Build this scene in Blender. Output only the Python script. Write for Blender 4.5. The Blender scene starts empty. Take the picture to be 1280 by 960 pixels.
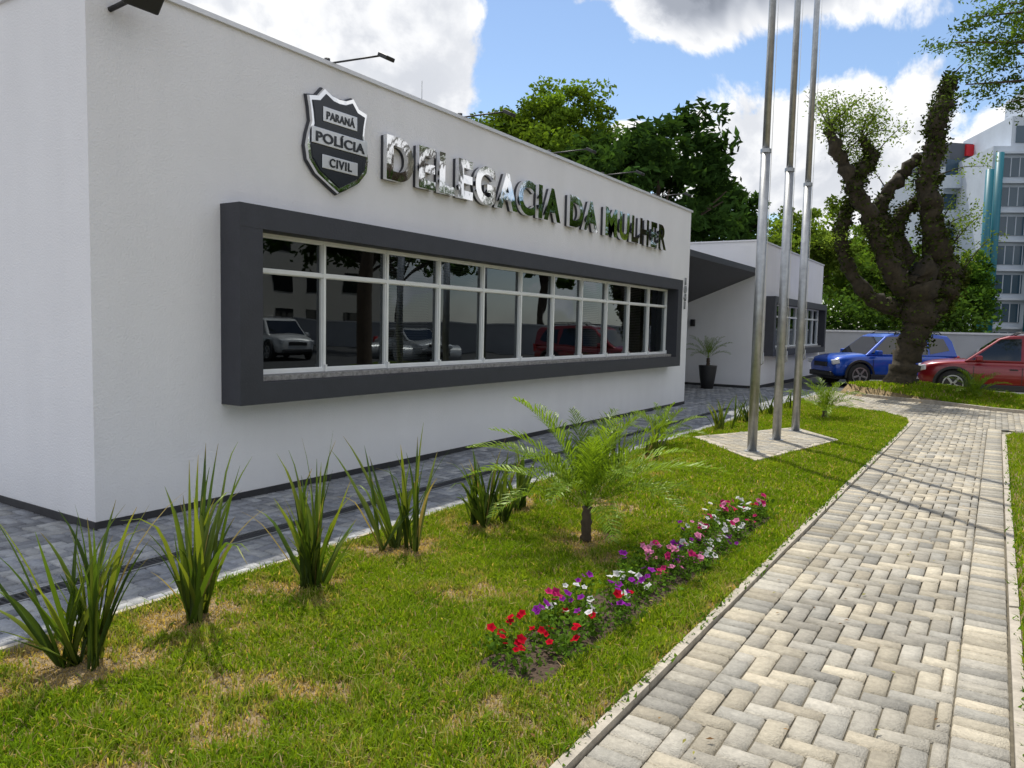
import bpy, math, random
import numpy as np
from mathutils import Vector, Matrix
random.seed(7); rng=np.random.default_rng(7)
sc=bpy.context.scene
COL=sc.collection

# ---------------------------------------------------------------- materials
def nt(m):
    m.use_nodes=True; return m.node_tree
def pmat(name,base,rough=.6,metal=0,var=0,scale=8,bump=0,bscale=40,spec=None,coat=0,stain=0,bdist=.01):
    m=bpy.data.materials.new(name); t=nt(m); b=t.nodes['Principled BSDF']
    b.inputs['Base Color'].default_value=(*base,1); b.inputs['Roughness'].default_value=rough
    b.inputs['Metallic'].default_value=metal
    if spec is not None: b.inputs['Specular IOR Level'].default_value=spec
    if coat: b.inputs['Coat Weight'].default_value=coat; b.inputs['Coat Roughness'].default_value=.04
    geo=t.nodes.new('ShaderNodeNewGeometry')
    if var:
        n=t.nodes.new('ShaderNodeTexNoise'); n.inputs['Scale'].default_value=scale; n.inputs['Detail'].default_value=4; n.inputs['Roughness'].default_value=.65
        t.links.new(geo.outputs['Position'],n.inputs['Vector'])
        r=t.nodes.new('ShaderNodeMapRange'); r.inputs[1].default_value=.25; r.inputs[2].default_value=.75; r.inputs[3].default_value=1-var; r.inputs[4].default_value=1+var
        t.links.new(n.outputs[0],r.inputs[0])
        v=t.nodes.new('ShaderNodeVectorMath'); v.operation='SCALE'; v.inputs[0].default_value=base
        t.links.new(r.outputs[0],v.inputs['Scale']); src=v.outputs[0]
        if stain:   # faint vertical rain streaks + splash zone near the ground
            mp=t.nodes.new('ShaderNodeMapping'); mp.inputs['Scale'].default_value=(4,4,.35); t.links.new(geo.outputs['Position'],mp.inputs[0])
            n2=t.nodes.new('ShaderNodeTexNoise'); n2.inputs['Scale'].default_value=1; n2.inputs['Detail'].default_value=2; t.links.new(mp.outputs[0],n2.inputs['Vector'])
            r2=t.nodes.new('ShaderNodeMapRange'); r2.inputs[1].default_value=.35; r2.inputs[2].default_value=.75; r2.inputs[3].default_value=1; r2.inputs[4].default_value=1-stain
            t.links.new(n2.outputs[0],r2.inputs[0])
            sx=t.nodes.new('ShaderNodeSeparateXYZ'); t.links.new(geo.outputs['Position'],sx.inputs[0])
            r3=t.nodes.new('ShaderNodeMapRange'); r3.inputs[1].default_value=0; r3.inputs[2].default_value=.4; r3.inputs[3].default_value=1-stain*3; r3.inputs[4].default_value=1; t.links.new(sx.outputs[2],r3.inputs[0])
            mm=t.nodes.new('ShaderNodeMath'); mm.operation='MULTIPLY'; t.links.new(r2.outputs[0],mm.inputs[0]); t.links.new(r3.outputs[0],mm.inputs[1])
            v2=t.nodes.new('ShaderNodeVectorMath'); v2.operation='SCALE'; t.links.new(src,v2.inputs[0]); t.links.new(mm.outputs[0],v2.inputs['Scale']); src=v2.outputs[0]
        t.links.new(src,b.inputs['Base Color'])
    if bump:
        n=t.nodes.new('ShaderNodeTexNoise'); n.inputs['Scale'].default_value=bscale; n.inputs['Detail'].default_value=2
        t.links.new(geo.outputs['Position'],n.inputs['Vector'])
        bp=t.nodes.new('ShaderNodeBump'); bp.inputs['Strength'].default_value=bump; bp.inputs['Distance'].default_value=bdist
        t.links.new(n.outputs[0],bp.inputs['Height']); t.links.new(bp.outputs[0],b.inputs['Normal'])
    return m
def attrmat(name,rough=.8,bump=0,bscale=60,var=.0,scale=20):
    m=bpy.data.materials.new(name); t=nt(m); b=t.nodes['Principled BSDF']; b.inputs['Roughness'].default_value=rough
    a=t.nodes.new('ShaderNodeAttribute'); a.attribute_name='Col'
    src=a.outputs['Color']
    geo=t.nodes.new('ShaderNodeNewGeometry')
    for (vr,sc_) in ((var,scale),(var*.9,1.6)):
        n=t.nodes.new('ShaderNodeTexNoise'); n.inputs['Scale'].default_value=sc_; n.inputs['Detail'].default_value=4; n.inputs['Roughness'].default_value=.7
        t.links.new(geo.outputs['Position'],n.inputs['Vector'])
        r=t.nodes.new('ShaderNodeMapRange'); r.inputs[1].default_value=.3; r.inputs[2].default_value=.7; r.inputs[3].default_value=1-vr; r.inputs[4].default_value=1+vr
        t.links.new(n.outputs[0],r.inputs[0])
        v=t.nodes.new('ShaderNodeVectorMath'); v.operation='SCALE'
        t.links.new(src,v.inputs[0]); t.links.new(r.outputs[0],v.inputs['Scale']); src=v.outputs[0]
    t.links.new(src,b.inputs['Base Color'])
    if bump:
        n=t.nodes.new('ShaderNodeTexNoise'); n.inputs['Scale'].default_value=bscale; n.inputs['Detail'].default_value=2
        t.links.new(geo.outputs['Position'],n.inputs['Vector'])
        bp=t.nodes.new('ShaderNodeBump'); bp.inputs['Strength'].default_value=bump; bp.inputs['Distance'].default_value=.01
        t.links.new(n.outputs[0],bp.inputs['Height']); t.links.new(bp.outputs[0],b.inputs['Normal'])
    return m
def leafmat(name,trans=.4,gloss=.06,tint=(1.25,1.2,.5)):
    m=bpy.data.materials.new(name); t=nt(m); t.nodes.remove(t.nodes['Principled BSDF'])
    out=[n for n in t.nodes if n.type=='OUTPUT_MATERIAL'][0]
    a=t.nodes.new('ShaderNodeAttribute'); a.attribute_name='Col'
    d=t.nodes.new('ShaderNodeBsdfDiffuse'); tr=t.nodes.new('ShaderNodeBsdfTranslucent')
    v=t.nodes.new('ShaderNodeVectorMath'); v.operation='MULTIPLY'; v.inputs[1].default_value=tint
    t.links.new(a.outputs['Color'],d.inputs['Color']); t.links.new(a.outputs['Color'],v.inputs[0]); t.links.new(v.outputs[0],tr.inputs['Color'])
    m1=t.nodes.new('ShaderNodeMixShader'); m1.inputs[0].default_value=trans
    t.links.new(d.outputs[0],m1.inputs[1]); t.links.new(tr.outputs[0],m1.inputs[2])
    if gloss:
        g=t.nodes.new('ShaderNodeBsdfGlossy'); g.inputs['Roughness'].default_value=.4; g.inputs['Color'].default_value=(.8,.9,.6,1)
        m2=t.nodes.new('ShaderNodeMixShader'); m2.inputs[0].default_value=gloss
        t.links.new(m1.outputs[0],m2.inputs[1]); t.links.new(g.outputs[0],m2.inputs[2]); t.links.new(m2.outputs[0],out.inputs[0])
    else: t.links.new(m1.outputs[0],out.inputs[0])
    return m
M={}
M['plaster']=pmat('white_plaster',(.80,.795,.825),.85,var=.03,scale=1.1,bump=.45,bscale=60,stain=.03)
M['char']=pmat('charcoal_paint',(.040,.042,.053),.55,var=.12,scale=5,bump=.2,bscale=60)
M['base']=pmat('dark_skirting',(.03,.03,.034),.7,var=.3,scale=10)
M['alu']=pmat('white_aluminium',(.82,.83,.83),.35,metal=.1,var=.04,scale=6)
M['stone']=pmat('sill_stone',(.26,.25,.24),.6,var=.6,scale=22,bump=.5)
M['chrome']=pmat('polished_chrome',(.82,.83,.85),.04,metal=1,bump=.11,bscale=6)
M['satin']=pmat('satin_chrome',(.66,.67,.69),.30,metal=.8)
M['steel']=pmat('galvanised_steel',(.38,.39,.40),.42,metal=.85,var=.22,scale=9)
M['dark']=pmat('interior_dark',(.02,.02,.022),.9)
M['blind']=pmat('window_blind',(.25,.25,.25),.7)
M['coping']=pmat('roof_coping',(.7,.7,.72),.4,metal=.3,var=.05)
M['rubber']=pmat('rubber',(.018,.018,.018),.75,var=.2)
M['trim']=pmat('black_plastic',(.022,.022,.024),.5)
M['carglass']=pmat('car_glass',(.012,.014,.016),.03,spec=.9)
M['alloy']=pmat('alloy_wheel',(.5,.5,.52),.3,metal=.8)
M['lampw']=pmat('headlamp_glass',(.75,.77,.8),.08,spec=.8)
M['lampr']=pmat('tail_lamp_glass',(.45,.01,.01),.1,spec=.8)
M['bark']=pmat('bark',(.075,.055,.038),.95,var=.5,scale=9,bump=1,bscale=14)
M['dbark']=pmat('dark_mossy_bark',(.038,.030,.018),.97,var=.6,scale=7,bump=1,bscale=16)
M['asphalt']=pmat('asphalt',(.07,.07,.072),.9,var=.25,scale=6,bump=.5,bscale=90)
M['earth']=pmat('earth',(.16,.15,.12),.95,var=.25,scale=.6)
M['curb']=pmat('concrete_edging',(.38,.34,.28),.9,var=.3,scale=12,bump=.5,bscale=50)
M['graywall']=pmat('grey_wall_paint',(.40,.41,.44),.85,var=.08,scale=1.5)
M['soilbed']=pmat('bed_soil',(.06,.037,.022),.95,var=.5,scale=30,bump=1,bscale=30,bdist=.03)
M['paver']=attrmat('concrete_paver',.88,bump=.6,bscale=120,var=.19,scale=35)
M['leaf']=leafmat('leaf',.4,0); M['glossleaf']=leafmat('plant_leaf',.42,.025,(1.4,1.3,.45)); M['grass']=leafmat('grass_blade',.45,0,(1.35,1.25,.4)); M['petal']=leafmat('petal',.3,.0,(1,1,1))
M['ivy']=leafmat('ivy',.15,.0)

def glassmat():
    m=bpy.data.materials.new('window_glass'); t=nt(m); t.nodes.remove(t.nodes['Principled BSDF'])
    out=[n for n in t.nodes if n.type=='OUTPUT_MATERIAL'][0]
    tr=t.nodes.new('ShaderNodeBsdfTransparent'); tr.inputs[0].default_value=(.35,.38,.38,1)
    g=t.nodes.new('ShaderNodeBsdfGlossy'); g.inputs['Roughness'].default_value=.01; g.inputs['Color'].default_value=(.8,.88,.93,1)
    fr=t.nodes.new('ShaderNodeFresnel'); fr.inputs[0].default_value=1.9
    n=t.nodes.new('ShaderNodeTexNoise'); n.inputs['Scale'].default_value=1.2; n.inputs['Detail'].default_value=1; geo=t.nodes.new('ShaderNodeNewGeometry'); t.links.new(geo.outputs['Position'],n.inputs['Vector'])
    bp=t.nodes.new('ShaderNodeBump'); bp.inputs['Strength'].default_value=.15; bp.inputs['Distance'].default_value=.02
    t.links.new(n.outputs[0],bp.inputs['Height']); t.links.new(bp.outputs[0],g.inputs['Normal'])
    mx=t.nodes.new('ShaderNodeMixShader'); t.links.new(fr.outputs[0],mx.inputs[0]); t.links.new(tr.outputs[0],mx.inputs[1]); t.links.new(g.outputs[0],mx.inputs[2]); t.links.new(mx.outputs[0],out.inputs[0])
    return m
M['glass']=glassmat()

# ---------------------------------------------------------------- helpers
def empty(name,loc=(0,0,0),rotz=0):
    o=bpy.data.objects.new(name,None); o.location=loc; o.rotation_euler=(0,0,rotz); COL.objects.link(o); o.empty_display_size=.2; return o
def mk(name,V,F,mat,parent=None,cols=None,smooth=False):
    me=bpy.data.meshes.new(name); me.from_pydata([tuple(v) for v in V],[],F); me.update()
    if cols is not None:
        ca=me.color_attributes.new('Col','FLOAT_COLOR','POINT'); c=np.ones((len(V),4),np.float32); c[:,:3]=np.array(cols); ca.data.foreach_set('color',c.ravel())
    o=bpy.data.objects.new(name,me); COL.objects.link(o)
    if mat: me.materials.append(mat)
    if parent: o.parent=parent
    if smooth: me.polygons.foreach_set('use_smooth',[True]*len(me.polygons))
    return o
def mknp(name,V,nper,faces,mat,cols,parent=None):
    N=len(V); V=np.ascontiguousarray(V,dtype=np.float32)
    me=bpy.data.meshes.new(name); me.vertices.add(N*nper); me.vertices.foreach_set('co',V.ravel())
    idx=np.concatenate([np.array(f) for f in faces]); lens=np.array([len(f) for f in faces])
    li=(np.arange(N)[:,None]*nper+idx[None,:]).ravel().astype(np.int32)
    tot=np.tile(lens,N); st=np.concatenate([[0],np.cumsum(tot)[:-1]]).astype(np.int32)
    me.loops.add(len(li)); me.loops.foreach_set('vertex_index',li)
    me.polygons.add(len(tot)); me.polygons.foreach_set('loop_start',st); me.polygons.foreach_set('loop_total',tot.astype(np.int32))
    me.update(calc_edges=True); me.validate()
    ca=me.color_attributes.new('Col','FLOAT_COLOR','POINT'); c=np.ones((N,nper,4),np.float32)
    c[:,:,:3]=cols if cols.ndim==3 else cols[:,None,:]
    ca.data.foreach_set('color',c.ravel())
    me.materials.append(mat); o=bpy.data.objects.new(name,me); COL.objects.link(o)
    if parent: o.parent=parent
    return o
def box(name,x0,x1,y0,y1,z0,z1,mat,parent=None,bev=0):
    V=[(x,y,z) for x in (x0,x1) for y in (y0,y1) for z in (z0,z1)]
    F=[(0,1,3,2),(4,6,7,5),(0,4,5,1),(2,3,7,6),(0,2,6,4),(1,5,7,3)]
    o=mk(name,V,F,mat,parent)
    if bev:
        b=o.modifiers.new('b','BEVEL'); b.width=bev; b.segments=2
    return o
def tube(name,pts,rads,mat,parent=None,seg=10,noise=0,smooth=True):
    V=[];F=[]; pts=[Vector(p) for p in pts]
    ref=Vector((.3,1,.1)).normalized()
    for i,p in enumerate(pts):
        d=(pts[min(i+1,len(pts)-1)]-pts[max(i-1,0)]).normalized()
        a=d.cross(ref)
        if a.length<.1: a=d.cross(Vector((1,0,0)))
        a.normalize(); b=d.cross(a)
        for k in range(seg):
            an=2*math.pi*k/seg; r=rads[i]*(1+noise*random.uniform(-1,1))
            V.append(p+a*math.cos(an)*r+b*math.sin(an)*r)
    for i in range(len(pts)-1):
        for k in range(seg):
            F.append((i*seg+k,i*seg+(k+1)%seg,(i+1)*seg+(k+1)%seg,(i+1)*seg+k))
    F.append(tuple(range(seg))[::-1]); F.append(tuple((len(pts)-1)*seg+k for k in range(seg)))
    return mk(name,V,F,mat,parent,smooth=smooth)
def smoothpts(pts,rads,n=4):
    P=[Vector(p) for p in pts]; out=[];ro=[]
    for i in range(len(P)-1):
        p0=P[max(i-1,0)];p1=P[i];p2=P[i+1];p3=P[min(i+2,len(P)-1)]
        for k in range(n):
            t=k/n
            out.append(.5*((2*p1)+(p2-p0)*t+(2*p0-5*p1+4*p2-p3)*t*t+(3*p1-p0-3*p2+p3)*t**3)); ro.append(rads[i]*(1-t)+rads[i+1]*t)
    out.append(P[-1]); ro.append(rads[-1]); return out,ro
def prism(name,poly,z0,z1,mat,parent=None):
    n=len(poly); V=[(x,y,z0) for x,y in poly]+[(x,y,z1) for x,y in poly]
    F=[tuple(range(n))[::-1],tuple(range(n,2*n))]+[(i,(i+1)%n,n+(i+1)%n,n+i) for i in range(n)]
    return mk(name,V,F,mat,parent)
def inpoly(x,y,poly):
    x=np.asarray(x);y=np.asarray(y); r=np.zeros(x.shape,bool); n=len(poly)
    for i in range(n):
        x0,y0=poly[i];x1,y1=poly[(i+1)%n]
        if y0==y1: continue
        c=((y0>y)!=(y1>y))&(x<(x1-x0)*(y-y0)/(y1-y0)+x0); r^=c
    return r
_grid=rng.random((64,64))
def vn(x,y,f=1.,octv=4,s=0.):
    tot=np.zeros(np.shape(x)); amp=1.;nrm=0.
    for o in range(octv):
        u=np.asarray(x)*f+s*7.3+o*11.7; v=np.asarray(y)*f+s*3.1+o*5.9
        i=np.floor(u).astype(int); j=np.floor(v).astype(int); a=u-i; b=v-j; a=a*a*(3-2*a); b=b*b*(3-2*b)
        g=lambda p,q:_grid[p%64,q%64]
        tot=tot+amp*((g(i,j)*(1-a)+g(i+1,j)*a)*(1-b)+(g(i,j+1)*(1-a)+g(i+1,j+1)*a)*b); nrm+=amp; amp*=.55; f*=2.1
    return (tot/nrm-.5)*3.2

# ---------------------------------------------------------------- camera
cam=bpy.data.cameras.new('camera'); co=bpy.data.objects.new('camera',cam); COL.objects.link(co); sc.camera=co
th=math.radians(4.39); fw=Vector((-.5372*math.cos(th),.8435*math.cos(th),-math.sin(th))); r0=Vector((.8435,.5372,0)); u0=r0.cross(fw)
cx=(r0+u0*.022).normalized(); cyv=(u0-r0*.022).normalized(); cz=-fw
co.matrix_world=Matrix(((cx.x,cyv.x,cz.x,0),(cx.y,cyv.y,cz.y,0),(cx.z,cyv.z,cz.z,1.65),(0,0,0,1)))
cam.sensor_width=36; cam.lens=950/1280*36; cam.clip_end=2000; cam.clip_start=.05
def RF(R,F,z=0): return Vector((R*.8435-F*.5372, R*.5372+F*.8435, z))

# ---------------------------------------------------------------- light
el=math.radians(62); az=math.radians(-45)
S=Vector((math.sin(az)*math.cos(el),math.cos(az)*math.cos(el),math.sin(el)))
sl=bpy.data.lights.new('sun','SUN'); sl.energy=5; sl.angle=math.radians(.5); sl.color=(1,.95,.85)
so=bpy.data.objects.new('sun',sl); COL.objects.link(so); so.rotation_euler=(-S).to_track_quat('-Z','Y').to_euler()
w=bpy.data.worlds.new('World'); sc.world=w; w.use_nodes=True; t=w.node_tree; t.nodes.clear()
def N(ty,**k):
    n=t.nodes.new(ty)
    for a,b in k.items(): setattr(n,a,b)
    return n
def math_(op,a,b=None,clamp=False):
    n=N('ShaderNodeMath',operation=op,use_clamp=clamp)
    for i,v in enumerate((a,b)):
        if v is None: continue
        if isinstance(v,(int,float)): n.inputs[i].default_value=v
        else: t.links.new(v,n.inputs[i])
    return n.outputs[0]
def mrange(v,a,b,c,d,smooth=True):
    n=N('ShaderNodeMapRange'); n.interpolation_type='SMOOTHSTEP' if smooth else 'LINEAR'
    t.links.new(v,n.inputs[0])
    for i,x in enumerate((a,b,c,d)): n.inputs[i+1].default_value=x
    return n.outputs[0]
out=N('ShaderNodeOutputWorld'); sky=N('ShaderNodeTexSky'); sky.sky_type='NISHITA'; sky.sun_disc=False; sky.sun_elevation=el; sky.sun_rotation=az; sky.air_density=1; sky.dust_density=.3; sky.ozone_density=2.2
bg=N('ShaderNodeBackground'); bg.inputs[1].default_value=.15; t.links.new(sky.outputs[0],bg.inputs[0])
tc=N('ShaderNodeTexCoord'); D=tc.outputs['Generated']
def noise(vec,scale,detail=9,rough=.55,dist=0):
    n=N('ShaderNodeTexNoise'); n.inputs['Scale'].default_value=scale; n.inputs['Detail'].default_value=detail; n.inputs['Roughness'].default_value=rough; n.inputs['Distortion'].default_value=dist
    t.links.new(vec,n.inputs['Vector']); return n.outputs[0]
def vscale(vec,s,off=(0,0,0)):
    n=N('ShaderNodeVectorMath',operation='MULTIPLY_ADD'); t.links.new(vec,n.inputs[0]); n.inputs[1].default_value=s; n.inputs[2].default_value=off; return n.outputs[0]
def blob(azr,eld,r,k=1.8):
    a=math.radians(azr);e=math.radians(eld); c=RF(math.sin(a)*math.cos(e),math.cos(a)*math.cos(e),math.sin(e))
    n=vscale(D,(1,1,k),(-c.x,-c.y,-c.z*k)); l=N('ShaderNodeVectorMath',operation='LENGTH'); t.links.new(n,l.inputs[0])
    return mrange(l.outputs['Value'],r,0,0,1,False)
white=[(-13,21,.24,1.5),(-22,24,.25,1.4),(-7.5,16.5,.11,1.5),(20.5,12,.24,1.7),(27,8.5,.22,1.9),(8,13.5,.06,1.8),(34,12,.11,1.6)]
grey=[(7,24.5,.16,2.0),(13,23.0,.2,2.1),(20,22.5,.2,2.2),(1,26,.14,1.9)]
n1=noise(D,4.8,7,.62,.25)
n2=noise(vscale(D,(1,1,1),(S.x*.05,S.y*.05,S.z*.05)),4.8,4,.6,.25)
ws=None
for b_ in white:
    x=blob(*b_); ws=x if ws is None else math_('MAXIMUM',ws,x)
gs=None
for b_ in grey:
    x=blob(*b_); gs=x if gs is None else math_('MAXIMUM',gs,x)
tot=math_('MAXIMUM',ws,gs)
fd=N('ShaderNodeVectorMath',operation='DOT_PRODUCT'); t.links.new(D,fd.inputs[0]); fd.inputs[1].default_value=(-.5372*.95,.8435*.95,.3)
els=mrange(fd.outputs['Value'],.75,.45,0,.40)
tot2=math_('MAXIMUM',tot,els)
dens=math_('ADD',math_('MULTIPLY',tot2,1.35),math_('MULTIPLY',math_('SUBTRACT',n1,.5),2.5))
mask=mrange(dens,.36,.58,0,1)
haze=N('ShaderNodeSeparateXYZ'); t.links.new(D,haze.inputs[0])
hz=mrange(haze.outputs[2],0,.18,.45,0)
mask=math_('MAXIMUM',mask,hz)
core=math_('MULTIPLY',mrange(dens,.5,1.2,0,1),math_('ADD',math_('MULTIPLY',mrange(gs,.08,.38,0,1),.55),.08))
shade=mrange(math_('SUBTRACT',n2,n1),-.04,.10,0,.26)
br=math_('SUBTRACT',math_('SUBTRACT',1.1,core),shade)
cc=N('ShaderNodeMix',data_type='RGBA'); t.links.new(math_('ADD',core,shade),cc.inputs[0]); cc.inputs[6].default_value=(1,1,1,1); cc.inputs[7].default_value=(.78,.89,1.12,1)
cb=N('ShaderNodeBackground'); t.links.new(cc.outputs[2],cb.inputs[0]); t.links.new(br,cb.inputs[1])
mx=N('ShaderNodeMixShader'); t.links.new(mask,mx.inputs[0]); t.links.new(bg.outputs[0],mx.inputs[1]); t.links.new(cb.outputs[0],mx.inputs[2]); t.links.new(mx.outputs[0],out.inputs[0])
w.cycles.sampling_method='MANUAL'; w.cycles.sample_map_resolution=512
sc.view_settings.view_transform='Standard'; sc.view_settings.look='None'; sc.view_settings.exposure=0

# ---------------------------------------------------------------- ground
mk('ground',[(-600,-600,-.004),(600,-600,-.004),(600,900,-.004),(-600,900,-.004)],[(0,1,2,3)],M['earth'])
mk('parking_asphalt',[(-5.5,22.6,.012),(60,22.6,.012),(60,60,.012),(-5.5,60,.012)],[(0,1,2,3)],M['asphalt'])
mk('street_asphalt',[(8,-30,.008),(60,-30,.008),(60,22.6,.008),(8,22.6,.008)],[(0,1,2,3)],M['asphalt'])
lawnP=[(-3.95,-3),(-1.29,-3),(-1.29,15.6),(-1.42,16.5),(-1.9,17.35),(-3.1,18.1),(-3.75,18.8),(-3.95,19.4)]
padP=[(-3.78,11.0),(-2.45,9.5),(-1.93,12.2),(-2.8,13.3)]
rlawnP=[(.2,-3),(8,-3),(8,15.5),(.7,15.5),(.3,15.2),(.2,14.8)]
moundP=[(-3.4,22.3),(-3.0,21.5),(-2.2,21.0),(-1.1,20.5),(0,19.6),(1.5,19.1),(8,19),(8,22.4),(-1,22.5)]
def soilmat():
    m=bpy.data.materials.new('lawn_soil'); t=nt(m); b=t.nodes['Principled BSDF']; b.inputs['Roughness'].default_value=.95
    geo=t.nodes.new('ShaderNodeNewGeometry'); n=t.nodes.new('ShaderNodeTexNoise'); n.inputs['Scale'].default_value=26; n.inputs['Detail'].default_value=6; n.inputs['Roughness'].default_value=.75
    t.links.new(geo.outputs['Position'],n.inputs['Vector'])
    r=t.nodes.new('ShaderNodeValToRGB'); r.color_ramp.elements[0].position=.32; r.color_ramp.elements[0].color=(.085,.065,.03,1); r.color_ramp.elements[1].position=.66; r.color_ramp.elements[1].color=(.40,.29,.16,1)
    t.links.new(n.outputs[0],r.inputs[0]); t.links.new(r.outputs[0],b.inputs['Base Color'])
    bp=t.nodes.new('ShaderNodeBump'); bp.inputs['Distance'].default_value=.02; t.links.new(n.outputs[0],bp.inputs['Height']); t.links.new(bp.outputs[0],b.inputs['Normal'])
    return m
M['soil']=soilmat()
mk('lawn_ground',[(x,y,.022) for x,y in lawnP],[tuple(range(len(lawnP)))],M['soil'])
mk('side_lawn_ground',[(x,y,.022) for x,y in rlawnP],[tuple(range(len(rlawnP)))],M['soil'])
def moundh(x,y):
    return .04+.26*np.exp(-(((x+1.9)/2.2)**2+((y-22)/1.1)**2))+.08*np.clip((y-19.2)/3,0,1)
xs=np.linspace(-3.6,8,48); ys=np.linspace(18.9,22.6,20); V=[];F=[]
gx,gy=np.meshgrid(xs,ys,indexing='ij'); ins=inpoly(gx,gy,moundP)
for i in range(len(xs)):
    for j in range(len(ys)): V.append((xs[i],ys[j],moundh(xs[i],ys[j]) if ins[i,j] else -.05))
for i in range(len(xs)-1):
    for j in range(len(ys)-1): F.append((i*20+j,(i+1)*20+j,(i+1)*20+j+1,i*20+j+1))
mk('tree_mound',V,F,M['soil'],smooth=True)
def edging(name,poly,w=.055,z=.05):
    n=len(poly); V=[];F=[]
    P=[Vector((p[0],p[1])) for p in poly]
    off=[]
    for i in range(n):
        a=(P[i]-P[i-1]).normalized(); b=(P[(i+1)%n]-P[i]).normalized(); nn=Vector((a.y+b.y,-a.x-b.x)); nn.normalize(); off.append(P[i]+nn*w)
    for i in range(n):
        j=(i+1)%n
        L=(P[j]-P[i]).length; m=max(1,int(L/1.0))
        for q in range(m):
            A=P[i].lerp(P[j],q/m+.004/L); B=P[i].lerp(P[j],(q+1)/m-.004/L); A2=off[i].lerp(off[j],q/m+.004/L); B2=off[i].lerp(off[j],(q+1)/m-.004/L); k=len(V); zz=z+random.gauss(0,.003)
            V+= [(A.x,A.y,0),(A.x,A.y,zz),(A2.x,A2.y,zz),(A2.x,A2.y,0),(B.x,B.y,0),(B.x,B.y,zz),(B2.x,B2.y,zz),(B2.x,B2.y,0)]
            F+= [(k,k+1,k+5,k+4),(k+1,k+2,k+6,k+5),(k+2,k+3,k+7,k+6),(k,k+3,k+2,k+1),(k+4,k+5,k+6,k+7)]
    return mk(name,V,F,M['curb'])
edging('lawn_edging',lawnP,.06,.042); edging('side_lawn_edging',rlawnP,.06,.042); edging('mound_edging',moundP,.1,.1)

def bricks(name,areas,pal):
    B=[]
    for (x0,x1,y0,y1,kind,excl) in areas:
        u=.1
        if kind=='h':
            nx=int(math.ceil((x1-x0)/u)); ny=int(math.ceil((y1-y0)/u))
            for i in range(-1,nx+1):
                for j in range(-1,ny+1):
                    tt=(i-j)%4
                    if tt==0: a=(i,i+2,j,j+1)
                    elif tt==3: a=(i,i+1,j,j+2)
                    else: continue
                    bx0=max(x0+a[0]*u,x0);bx1=min(x0+a[1]*u,x1);by0=max(y0+a[2]*u,y0);by1=min(y0+a[3]*u,y1)
                    if bx1-bx0<.02 or by1-by0<.02: continue
                    B.append((bx0,bx1,by0,by1,excl))
        elif kind=='s':
            y=y0
            while y<y1-.02: B.append((x0,x1,y,min(y+.1,y1),excl)); y+=.1
    Vs=[];Cs=[]
    for (a,b,c,d,excl) in B:
        mx_,my_=(a+b)/2,(c+d)/2
        if any(bool(inpoly(mx_,my_,p)) for p in excl): continue
        g=.0025; h=.03+random.gauss(0,.0016)+.006*float(vn(mx_,my_,.9,2)); ch=.006
        tx,ty=random.gauss(0,.0012),random.gauss(0,.0012)
        a+=g+random.uniform(0,.003);b-=g+random.uniform(0,.0015);c+=g;d-=g+random.uniform(0,.003)
        lo=[(a,c,h-.014),(b,c,h-.014),(b,d,h-.014),(a,d,h-.014)]
        hi=[(a+ch,c+ch,h-tx-ty),(b-ch,c+ch,h+tx-ty),(b-ch,d-ch,h+tx+ty),(a+ch,d-ch,h-tx+ty)]
        r=random.gauss(0,.004); cxm,cym=(a+b)/2,(c+d)/2
        rot=lambda p:(cxm+(p[0]-cxm)-r*(p[1]-cym),cym+(p[1]-cym)+r*(p[0]-cxm),p[2])
        Vs.append([rot(p) for p in lo+hi])
        base=np.array(random.choice(pal))*random.uniform(.74,1.18)
        Cs.append(base)
    return mknp(name,np.array(Vs),8,[(4,5,6,7),(0,1,5,4),(1,2,6,5),(2,3,7,6),(3,0,4,7)],M['paver'],np.array(Cs))
palP=[(.365,.325,.25),(.42,.375,.29),(.315,.29,.24),(.285,.27,.235),(.39,.345,.265),(.325,.30,.25),(.36,.335,.285)]
palB=[(.29,.30,.32),(.25,.26,.285),(.33,.335,.34),(.21,.22,.24)]
bricks('garden_path',[(-1.23,-1.03,-1,15.7,'s',[]),(-1.03,-.07,-1,15.7,'h',[]),(-.07,.14,-1,15.7,'s',[]),
   (-3.95,8,15.7,22.6,'h',[lawnP,rlawnP,moundP])],palP)
bricks('building_pavement',[(-5.7,-4.74,-4,15.9,'h',[]),(-4.58,-4.01,-4,15.9,'h',[]),(-9,-5.7,-4,3.1,'h',[]),(-9,-3.95,15.9,22.6,'h',[lawnP,moundP])],palB)
sand=pmat('joint_sand',(.12,.105,.075),.95,var=.4,scale=30)
mk('path_bed',[(-1.24,-1,.010),(.15,-1,.010),(.15,15.7,.010),(-1.24,15.7,.010),(8,15.7,.0105),(8,22.5,.0105),(-3.95,22.5,.0105),(-3.95,15.7,.0105)],[(0,1,2,3),(7,3,2,4,5,6)],sand)
mk('pavement_bed',[(-9,-4,.0102),(-3.96,-4,.0102),(-3.96,22.5,.0112),(-9,22.5,.0112)],[(0,1,2,3)],sand)
pad=empty('flagpole_paving')
prism('slab',padP,.0,.05,M['curb'],pad)
Vs=[];Cs=[]
for i in range(0,20):
    for j in range(0,45):
        x=-3.85+i*.2+(.1 if j%2 else 0); y=9.4+j*.1; q=[(x,y),(x+.2,y),(x+.2,y+.1),(x,y+.1)]
        if all(bool(inpoly(a,b,padP)) for a,b in q):
            h=.062; Vs.append([(x+.003,y+.003,.045),(x+.197,y+.003,.045),(x+.197,y+.097,.045),(x+.003,y+.097,.045),(x+.009,y+.009,h),(x+.191,y+.009,h),(x+.191,y+.091,h),(x+.009,y+.091,h)]); Cs.append(np.array(random.choice(palP))*random.uniform(.85,1.15))
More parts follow.
